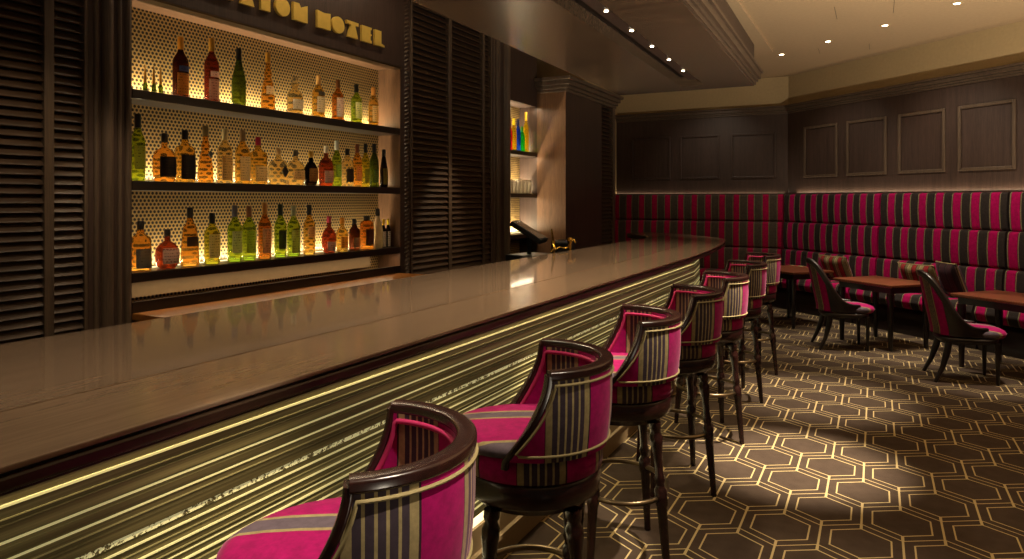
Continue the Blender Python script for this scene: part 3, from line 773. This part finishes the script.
def make_stool(label):
    t = thing('bar_stool', label, 'bar stool', group='striped barrel-back stools along the bar')
    MB().lathe([(.15, .590), (.17, .592), (.178, .612), (.2, .617), (.21, .624), (.214, .645), (.214, .680), (.205, .690)], 40).build('seat_ring', M['mahogany'], t)
    MB().lathe([(.200, .6905), (.219, .698), (.222, .73), (.220, .762), (.212, .770)], 48, uvr=.22).build('seat_drum', M['stripe'], t)
    # domed cushion on top, UV along the facing axis
    prof = [(.222, .771), (.230, .782), (.228, .795), (.21, .806), (.16, .813), (.1, .817), (.03, .819)]
    m = MB(); P = []; U = []
    for i in range(41):
        a = 2*pi*i/40; kf = 1.17 if cos(a) < 0 else 1.0; P.append([(r*cos(a)*kf, r*sin(a), z) for r, z in prof]); U.append([(r*sin(a), r*cos(a)) for r, z in prof])
    m.grid(P, U=U); m.add([P[i][-1] for i in range(40)], [tuple(range(40))], [[U[i][-1] for i in range(40)]], True)
    m.add([P[i][0] for i in range(40)], [tuple(reversed(range(40)))])
    m.build('seat_cushion', M['stripe_seat'], t)
    A = lambda q: R(79)+R(31)*(1-q)**1.7
    rad = lambda q: .237+.012*q+.006*sin(pi*q)
    zt = lambda a: 1.0
    o, n = shell('backrest', M['stripe'], t, A, rad, .768, zt, .038, ns=49, nt=12)
    # wooden frame: front edges and top rail
    def edge(sg):
        pts, nr = [], []
        for j in range(14):
            q = -.10+1.10*j/13; qq = max(0, q); a = sg*(A(qq)); r = rad(qq)-.019
            pts.append((r*cos(a)-(.02*max(0, -q)), r*sin(a), .768+.232*q+.010*q)); nr.append((cos(a), sin(a), 0))
        return pts, nr
    p1, n1_ = edge(-1); p2, n2_ = edge(1)
    top, nt_ = [], []
    for i in range(33):
        a = -A(1)+2*A(1)*i/32; r = rad(1)-.017
        top.append((r*cos(a), r*sin(a), 1.010)); nt_.append((cos(a), sin(a), 0))
    MB().sweep(top, nt_, .043, .026).build('top_rail', M['mahogany'], t)
    MB().sweep(p1, n1_, .042, .020).build('arm_post', M['mahogany'], t)
    MB().sweep(p2, n2_, .042, .020).build('arm_post', M['mahogany'], t)
    # rope piping round the outer panel
    m = MB(); loop = []
    def pt(s, q, off=.003): a = s*A(q); r = rad(q)+off; return (r*cos(a), r*sin(a), .775+.225*q)
    for i in range(30): loop.append(pt(-.96+1.92*i/29, .935))
    for j in range(8): loop.append(pt(.96, .89-.82*j/7))
    for i in range(30): loop.append(pt(.93-1.86*i/29, .05))
    for j in range(8): loop.append(pt(-.96, .08+.82*j/7))
    MB().tube(loop, .004, 7, True).build('rope_piping', M['piping'], t)
    inn = [pt(-.93+1.86*i/29, .93, -.042) for i in range(30)]
    e1 = [pt(-.95, .05+.85*j/8, -.042) for j in range(8)]; e2 = [pt(.95, .90-.85*j/8, -.042) for j in range(9)]
    MB().tube(e1+inn+e2, .0065, 7).build('inner_piping', M['mag_piping'], t)
    # turned legs
    prof = [(.012, 0), (.015, .004), (.014, .015), (.017, .12), (.021, .27), (.026, .285), (.026, .335), (.019, .345), (.017, .36), (.023, .38), (.017, .40), (.018, .47),
            (.026, .52), (.027, .545), (.018, .565), (.024, .575), (.024, .60)]
    for sx, sy in ((1, 1), (1, -1), (-1, 1), (-1, -1)):
        fx, fy, tx, ty = .155*sx, .205*sy, .118*sx, .140*sy
        kx, ky = (tx-fx)/.60, (ty-fy)/.60
        MB().lathe(prof, 14, (fx, fy), tilt=(kx, ky)).build('leg', M['mahogany'], t)
    MB().tube([(.205*cos(2*pi*i/40)*.93, .205*sin(2*pi*i/40)*1.12, .305) for i in range(40)], .0105, 8, True).build('foot_ring', M['bronze'], t)
    return t
names = ['nearest striped bar stool, cut by the bottom edge of the photo', 'second striped bar stool from the camera, seen with its whole seat',
         'third striped bar stool from the camera, its foot ring bright bronze', 'fourth striped bar stool from the camera, back in shadow',
         'fifth striped bar stool from the camera, with pale-striped lit back', 'sixth striped bar stool from the camera, dark back beyond the fifth',
         'farthest striped bar stool, beside the first lounge table']
pc = [(-.325, 1.435), (.06, 2.18), (.462, 2.98), (.868, 3.75), (1.26, 4.51), (1.69, 5.38), (2.11, 6.20)]   # paced out along the bar, in the stools' own heading
st0 = None
for i, (r_, d_) in enumerate(pc):
    x = r_*cos(TH)-d_*sin(TH); y = r_*sin(TH)+d_*cos(TH)
    if st0 is None:
        st0 = make_stool(names[0]); st0.location = (x, y, 0); st0.rotation_euler = (0, 0, TH)
    else: dup(st0, (x, y, 0), TH, names[i])

# ------------------------------------------------------------------ lounge chairs (local: front = +x)
def make_chair(label):
    t = thing('lounge_chair', label, 'chair', group='striped side chairs at the banquette tables')
    def ztop(a):                      # a measured from the rear
        q = abs(a)/R(150); q = min(1, q)
        s = 1/(1+math.exp((q-.40)*13)); s0 = 1/(1+math.exp(-.40*13)); s1 = 1/(1+math.exp(.6*13))
        return .435+.445*(s-s1)/(s0-s1)
    A = lambda q: R(128); rad = lambda q: .232+.0*q
    cx = lambda z: .02+max(0, z-.42)*.20
    # build with back at +x then flip to -x by a rotated holder: mirror x here instead
    o, n = shell_pts(A, rad, .385, ztop, .03, ns=53, nt=12, cx=cx, sy=.98)
    fl = lambda P: [[(-x, y, z) for x, y, z in r] for r in P]
    o, n = fl(o), fl(n); ns, nt = 53, 12
    def UU(P): return [[((-1+2*i/(ns-1))*A(0)*.40+.16, P[i][j][2]) for j in range(nt)] for i in range(ns)]
    m = MB(); m.grid(o, U=UU(o)); m.grid(n, U=UU(n))
    for e in (0, ns-1): m.grid([o[e], n[e]], U=[UU(o)[e], UU(n)[e]])
    for j in (0, nt-1): m.grid([[o[i][j] for i in range(ns)], [n[i][j] for i in range(ns)]], U=[[UU(o)[i][j] for i in range(ns)]]*2)
    m.build('backrest', M['stripe'], t)
    # broad wooden wing rail along the sloping edge
    top, nr = [], []
    for i in range(ns):
        s = -1+2*i/(ns-1); a = s*A(0); x, y, z = o[i][-1]; q = (n[i][-1][0]-x, n[i][-1][1]-y)
        top.append((x+q[0]*.5, y+q[1]*.5, z)); nr.append((-cos(a), sin(a), 0))
    MB().sweep(top, nr, .042, .050).build('wing_rail', M['black_wood'], t)
    # dark side wings (lower outer sides are timber)
    for sg in (0, 1):
        idx = [i for i in range(ns) if (abs(-1+2*i/(ns-1))*128 > 52) and ((i < ns//2) == (sg == 0))]
        P = [[(o[i][j][0]+(o[i][j][0]-n[i][j][0])*.12, o[i][j][1]+(o[i][j][1]-n[i][j][1])*.12, o[i][j][2]) for j in range(nt)] for i in idx]
        MB().grid(P).build('side_wing', M['black_wood'], t)
    m = MB(); P = []; U = []
    prof = [(.205, .37), (.225, .385), (.232, .41), (.222, .43), (.18, .445), (.1, .455), (.03, .458)]
    for i in range(41):
        a = 2*pi*i/40; k_ = (abs(cos(a))**3.2+abs(sin(a))**3.2)**(-1/3.2)
        P.append([(r*k_*cos(a)*1.08+.03, r*k_*sin(a)*.92, z) for r, z in prof]); U.append([(r*sin(a), r*cos(a)) for r, z in prof])
    m.grid(P, U=U); m.add([P[i][-1] for i in range(40)], [tuple(range(40))], [[U[i][-1] for i in range(40)]], True)
    m.build('seat_cushion', M['stripe_seat'], t)
    MB().lathe([(.205, .325), (.215, .335), (.222, .368), (.20, .372)], 40, n=3.4).build('seat_frame', M['black_wood'], t)
    for sy in (-1, 1):
        MB().tube([(-.15, .155*sy, .34), (-.17, .17*sy, .24), (-.205, .185*sy, .12), (-.26, .20*sy, .0)], [.028, .026, .021, .015], 10).build('leg', M['black_wood'], t)
        MB().lathe([(.011, 0), (.013, .01), (.019, .25), (.024, .27), (.02, .285), (.026, .31), (.026, .34)], 14, (.19, .17*sy)).build('leg', M['black_wood'], t)
    return t
c0 = make_chair('striped lounge chair with scooped back at the middle table, farther of the two')
c0.location = (-.30, 7.90, 0); c0.rotation_euler = (0, 0, R(15))
dup(c0, (.66, 6.97, 0), R(9), 'striped lounge chair with scooped back at the right-hand table, nearer of the two')

# ------------------------------------------------------------------ tables
def make_table(label):
    t = thing('cocktail_table', label, 'table', group='low rectangular tables along the banquette')
    MB().box(-.30, .30, -.375, .375, .632, .662).build('table_top', M['table_wood'], t, bevel=.008)
    MB().box(-.255, .255, -.33, .33, .57, .6318).build('apron', M['black_wood'], t)
    for sx in (-1, 1):
        for sy in (-1, 1):
            MB().lathe([(.016, 0), (.028, .55), (.028, .5698)], 8, (.235*sx, .31*sy), n=6).build('leg', M['black_wood'], t)
    return t
t0 = make_table('low dark red-brown table in the middle of the banquette, between the two lounge chairs')
t0.location = (.062, 8.27, 0); t0.rotation_euler = (0, 0, AL)
dup(t0, (1.07, 7.40, 0), AL, 'low dark red-brown table at the right edge of the photo')
dup(t0, (-.92, 9.15, 0), AL, 'low dark red-brown table at the far end of the banquette, beyond the stools')

# ------------------------------------------------------------------ banquettes
def cushion(prof, ends, axis_fn, name, mat, par, nseg=2, crease=0):
    # prof: closed loop of (depth, z); ends: functions of depth -> start/end along the run
    m = MB(); n = len(prof); pts = prof+[prof[0]]
    P = []; U = []
    for k_ in range(nseg+1):
        q = k_/nseg; row = []; ur = []
        for D, z in pts:
            a, b = ends[0](D), ends[1](D); v = a+(b-a)*q; row.append(axis_fn(D, v, z)); ur.append((v, z))
        P.append(row); U.append(ur)
    m.grid(P, U=U)
    for e in (0, -1):
        m.add(P[e][:-1], [tuple(range(n))], [U[e][:-1]])
    return m.build(name, mat, par)
def rounded(d0, d1, z0, z1, r, bulge=0.0):
    pts = []
    for (cx_, cz, a0) in ((d1-r*.3, z0+r*.3, -90), (d1-r*.3, z1-r*.3, 0)):
        rr = r*.3
        for i in range(4): a = R(a0+30*i); pts.append((cx_+rr*cos(a), cz+rr*sin(a)))
    for i in range(5): a = R(90+22.5*i); pts.append((d0+r+r*cos(a), z1-r+r*sin(a)))
    for i in range(1, 6): q = i/6; pts.append((d0-bulge*sin(pi*q), z1-r+(z0+r-z1+r)*q))
    for i in range(5): a = R(180+22.5*i); pts.append((d0+r+r*cos(a), z0+r+r*sin(a)))
    return pts
def banquette(label, axis_fn, D0, s, e, mat, mit=False, par_loc=(0, 0, 0), rz=0):
    # D0 = depth coordinate of the wall; seat front at D0-.63
    t = thing('banquette', label, 'banquette', par_loc, rz, 'striped banquette sections')
    W = lambda d: (lambda D: s), 0
    ends = (s, e)
    for i, (z0, z1) in enumerate(((.44, .785), (.79, 1.178), (1.183, 1.583))):
        lean = .035*(2-i)
        cushion(rounded(D0-.125-lean, D0-.03, z0, z1, .035, .012), ends, axis_fn, 'back_cushion', mat, t)
    cushion(rounded(D0-.62, D0-.20, .29, .46, .05, .012), ends, axis_fn, 'seat_cushion', mat, t)
    pl = [(D0-.57, 0), (D0-.03, 0), (D0-.03, .289), (D0-.57, .289)]
    cushion(pl, ends, axis_fn, 'plinth', M['black_wood'], t)
    return t
ax = lambda D, v, z: (D, v, z)
mit = lambda D: 8.13+(D-6.67)*.40
c_ = lambda v: (lambda D: v)
banquette('striped banquette section nearest the far corner of the angled wall', ax, 7.3, c_(6.658), mit, M['banq'], rz=AL)
banquette('striped banquette section in the middle of the angled wall, behind the two cushions', ax, 7.3, c_(5.078), c_(6.634), M['banq'], rz=AL)
banquette('striped banquette section at the right edge of the photo', ax, 7.3, c_(3.45), c_(5.056), M['banq'], rz=AL)
axb = lambda D, v, z: (v, D, z)
def mb_end(y): # mitre matches the angled run
    D = 6.67+(y-10.44)*.53/.53*.9; t_ = mit(D); return D*cos(AL)-t_*sin(AL)-.01
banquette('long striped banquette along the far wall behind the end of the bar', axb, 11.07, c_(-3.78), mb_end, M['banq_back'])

# ------------------------------------------------------------------ throw pillows
def pillow(name, mat, w, h, th, loc, rot, label, tassel=False):
    t = thing(name, label, 'pillow', loc, 0, 'throw pillows on the banquette'); t.rotation_euler = rot
    N = 14; top, bot = [], []; U = []
    for i in range(N+1):
        a, b, u = [], [], []
        for j in range(N+1):
            x = -1+2*i/N; y = -1+2*j/N
            k_ = max(0, (1-x**4)*(1-y**4))**.5
            px = x*w/2*(1-.06*(1-abs(y))**.0*(y*y*0+ (1-y*y)*.5)); pz = y*h/2*(1-.06*(1-x*x)*.5)
            a.append((-th/2*k_, px, pz)); b.append((th/2*k_, px, pz)); u.append((px, pz))
        top.append(a); bot.append(b); U.append(u)
    m = MB(); m.grid(top, U=U); m.grid(bot, U=U); m.build('pillow_cover', mat, t)
    rim = [top[i][0] for i in range(N)]+[top[N][j] for j in range(N)]+[top[N-i][N] for i in range(N)]+[top[0][N-j] for j in range(N)]
    MB().tube(rim, .006, 6, True).build('piping', M['piping'], t)
    return t
def RWp(D, t_, z): x, y = W2(D, t_); return (x, y, z)
pillow('throw_pillow', M['pillow'], .46, .32, .13, RWp(6.98, 7.16, .63), (0, R(-24), AL), 'red and olive striped pillow leaning at the banquette behind the farther lounge chair')
pillow('throw_pillow', M['pillow'], .40, .30, .12, RWp(6.80, 7.58, .545), (0, R(-72), AL+R(8)), 'red and olive striped pillow lying flat beside the upright one')
pillow('throw_pillow', M['pillow'], .46, .34, .13, RWp(6.90, 5.86, .63), (0, R(-24), AL), 'red and olive striped pillow leaning behind the nearer lounge chair')
pillow('throw_pillow', M['pillow_dark'], .38, .36, .12, RWp(6.93, 5.50, .66), (0, R(-20), AL-R(22)), 'dark brown pillow leaning beside the striped one near the right table')

# ------------------------------------------------------------------ lights
def area(name, loc, size, size_y, power, col, rot=(0, 0, 0), spread=180):
    l = bpy.data.lights.new(name, 'AREA'); l.shape = 'RECTANGLE'; l.size = size; l.size_y = size_y; l.energy = power; l.color = col; l.spread = R(spread)
    o = bpy.data.objects.new(name, l); COL.objects.link(o); o.location = loc; o.rotation_euler = rot; return o
def spot(name, loc, target, power, col, ang=50, blend=.5, rad=.03):
    l = bpy.data.lights.new(name, 'SPOT'); l.energy = power; l.color = col; l.spot_size = R(ang); l.spot_blend = blend; l.shadow_soft_size = rad
    o = bpy.data.objects.new(name, l); COL.objects.link(o); o.location = loc
    d = mathutils.Vector(target)-mathutils.Vector(loc); o.rotation_euler = d.to_track_quat('-Z', 'Y').to_euler(); return o
WARM = (1, .78, .50); YEL = (1, .83, .52); NEUT = (1, .86, .65)
UP = (pi, 0, 0)
for z, p in ((S1, 18), (S2, 18), (S3, 18)):
    area('shelf_light', (-3.590, 3.44, z+.012), .02, 2.2, p, YEL, UP)
area('niche_top_light', (-3.43, 3.44, 2.555), .02, 2.2, 4.0, WARM)
for z, p in ((2.03, 20), (1.57, 20), (1.13, 14)): area('small_niche_light', (-3.590, 6.81, z+.012), .02, .62, p, YEL, UP)
area('bottle_front_fill', (-2.55, 3.45, 2.66), .05, 2.2, 16, WARM, (0, R(-50), 0), 80)  # added strip, no visible fitting, brightens the bottle labels
area('under_bottom_shelf_fill', (-3.44, 3.44, S3-.055), .02, 2.2, 3, WARM)  # added strip that lifts the tan panel below the shelf
for z in (2.54, 1.98, 1.52): area('niche_front_fill', (-3.43, 6.81, z), .02, .6, 1.8, WARM)  # added front strips that brighten the row of glasses
spot('louver_spot', (-2.5, 1.5, 2.6), (-3.4, 1.7, 1.2), 28, WARM, 70, .9, .03)  # added spot that lifts the left louvers
# bar front: grazing strip under the nosing, and one under the panel
area('bar_front_light', (-1.330, 2.3, .9985), .004, 7.0, 2.6, YEL, (0, R(-14), 0))
area('bar_plinth_light', (-1.375, 2.3, .295), .02, 7.0, 6, YEL, (0, R(10), 0))
# banquette top glow
g = area('banquette_glow', (*W2(7.25, 4.9), 1.60), .03, 6.6, 9, WARM, (pi, 0, -AL)); g.rotation_euler = (0, 0, 0)
g.rotation_euler = mathutils.Euler((pi, 0, AL)); 
g = area('banquette_glow_far', (-2.5, 11.03, 1.60), 2.6, .03, 1.2, WARM, UP)
# spots
spot('sign_spot', (-2.7, 3.6, 2.68), (-3.4, 3.6, 2.72), 0, WARM)
area('sign_light', (-3.12, 3.6, 3.25), .04, 1.8, 10, WARM, (0, R(-25), 0))
for i in range(6):
    y = 6.2-1.15*i
    spot('canopy_spot', (-1.66, y, 2.70), (-1.80, y, 1.0), 80, WARM, 90, .9, .02)
# ceiling spots over the stools and aisle
for (r_, d_), pw, an in ((pc[0], 500, 20), (pc[1], 200, 18), (pc[2], 650, 17), (pc[3], 60, 16), (pc[4], 800, 15), (pc[5], 80, 15), (pc[6], 500, 13)):
    x = r_*cos(TH)-d_*sin(TH); y = r_*sin(TH)+d_*cos(TH)
    spot('stool_spot', (x+1.15, y+.05, CZ-.02), (x+.02, y, .85), pw, NEUT, an, .5, .02)
spot('aisle_spot', (.2, 2.6, CZ-.02), (.0, 2.4, .0), 260, NEUT, 44, .9, .02)
spot('aisle_spot', (-.2, 4.3, CZ-.02), (-.42, 4.3, .0), 1700, NEUT, 24, .8, .02)
spot('aisle_spot', (-.2, 5.9, CZ-.02), (-.45, 5.8, .0), 900, NEUT, 30, .9, .02)
for x, y, _ in dl:
    spot('downlight_beam', (x, y, CZ-.02), (x-.05, y-.25, 0), 120, NEUT, 62, .8, .03)
for tt, pw in ((4.3, 50), (5.7, 100), (7.2, 60)):
    spot('wall_spot', (*W2(6.0, tt), CZ-.02), (*W2(7.2, tt+.1), 1.3), pw, NEUT, 85, .9, .03)
spot('wall_spot', (-2.2, 9.8, CZ-.02), (-2.2, 11.0, 1.4), 35, NEUT, 85, .9, .03)
spot('chair_spot', (.1, 7.6, CZ-.02), (-.15, 7.9, .4), 380, NEUT, 26, .4, .02)
spot('chair_spot', (1.0, 6.7, CZ-.02), (.8, 7.0, .4), 380, NEUT, 26, .4, .02)
spot('louver_spot', (-2.75, 5.4, 2.66), (-3.4, 5.2, 1.15), 60, WARM, 34, .8, .02)
spot('pilaster_spot', (-2.9, 2.2, 2.66), (-3.4, 2.15, 1.2), 30, WARM, 30, .8, .02)
spot('ceiling_fill', (2.0, 4.6, .3), (1.7, 5.4, 3.3), 900, NEUT, 140, .8, .1)  # added out-of-view uplight that brightens the ceiling
spot('ceiling_fill', (.9, .2, .3), (.6, 1.4, 3.3), 240, NEUT, 125, .8, .1)  # second added uplight for the ceiling, also unseen
w = bpy.data.worlds.new('world'); scn.world = w; w.use_nodes = True
w.node_tree.nodes['Background'].inputs[0].default_value = (1, .80, .58, 1)
w.node_tree.nodes['Background'].inputs[1].default_value = .04
scn.view_settings.view_transform = 'Standard'
scn.view_settings.look = 'None'
scn.view_settings.exposure = 0
scn.cycles.use_denoising = True
scn.cycles.sample_clamp_indirect = 3.0
scn.cycles.max_bounces = 8
scn.cycles.transmission_bounces = 8
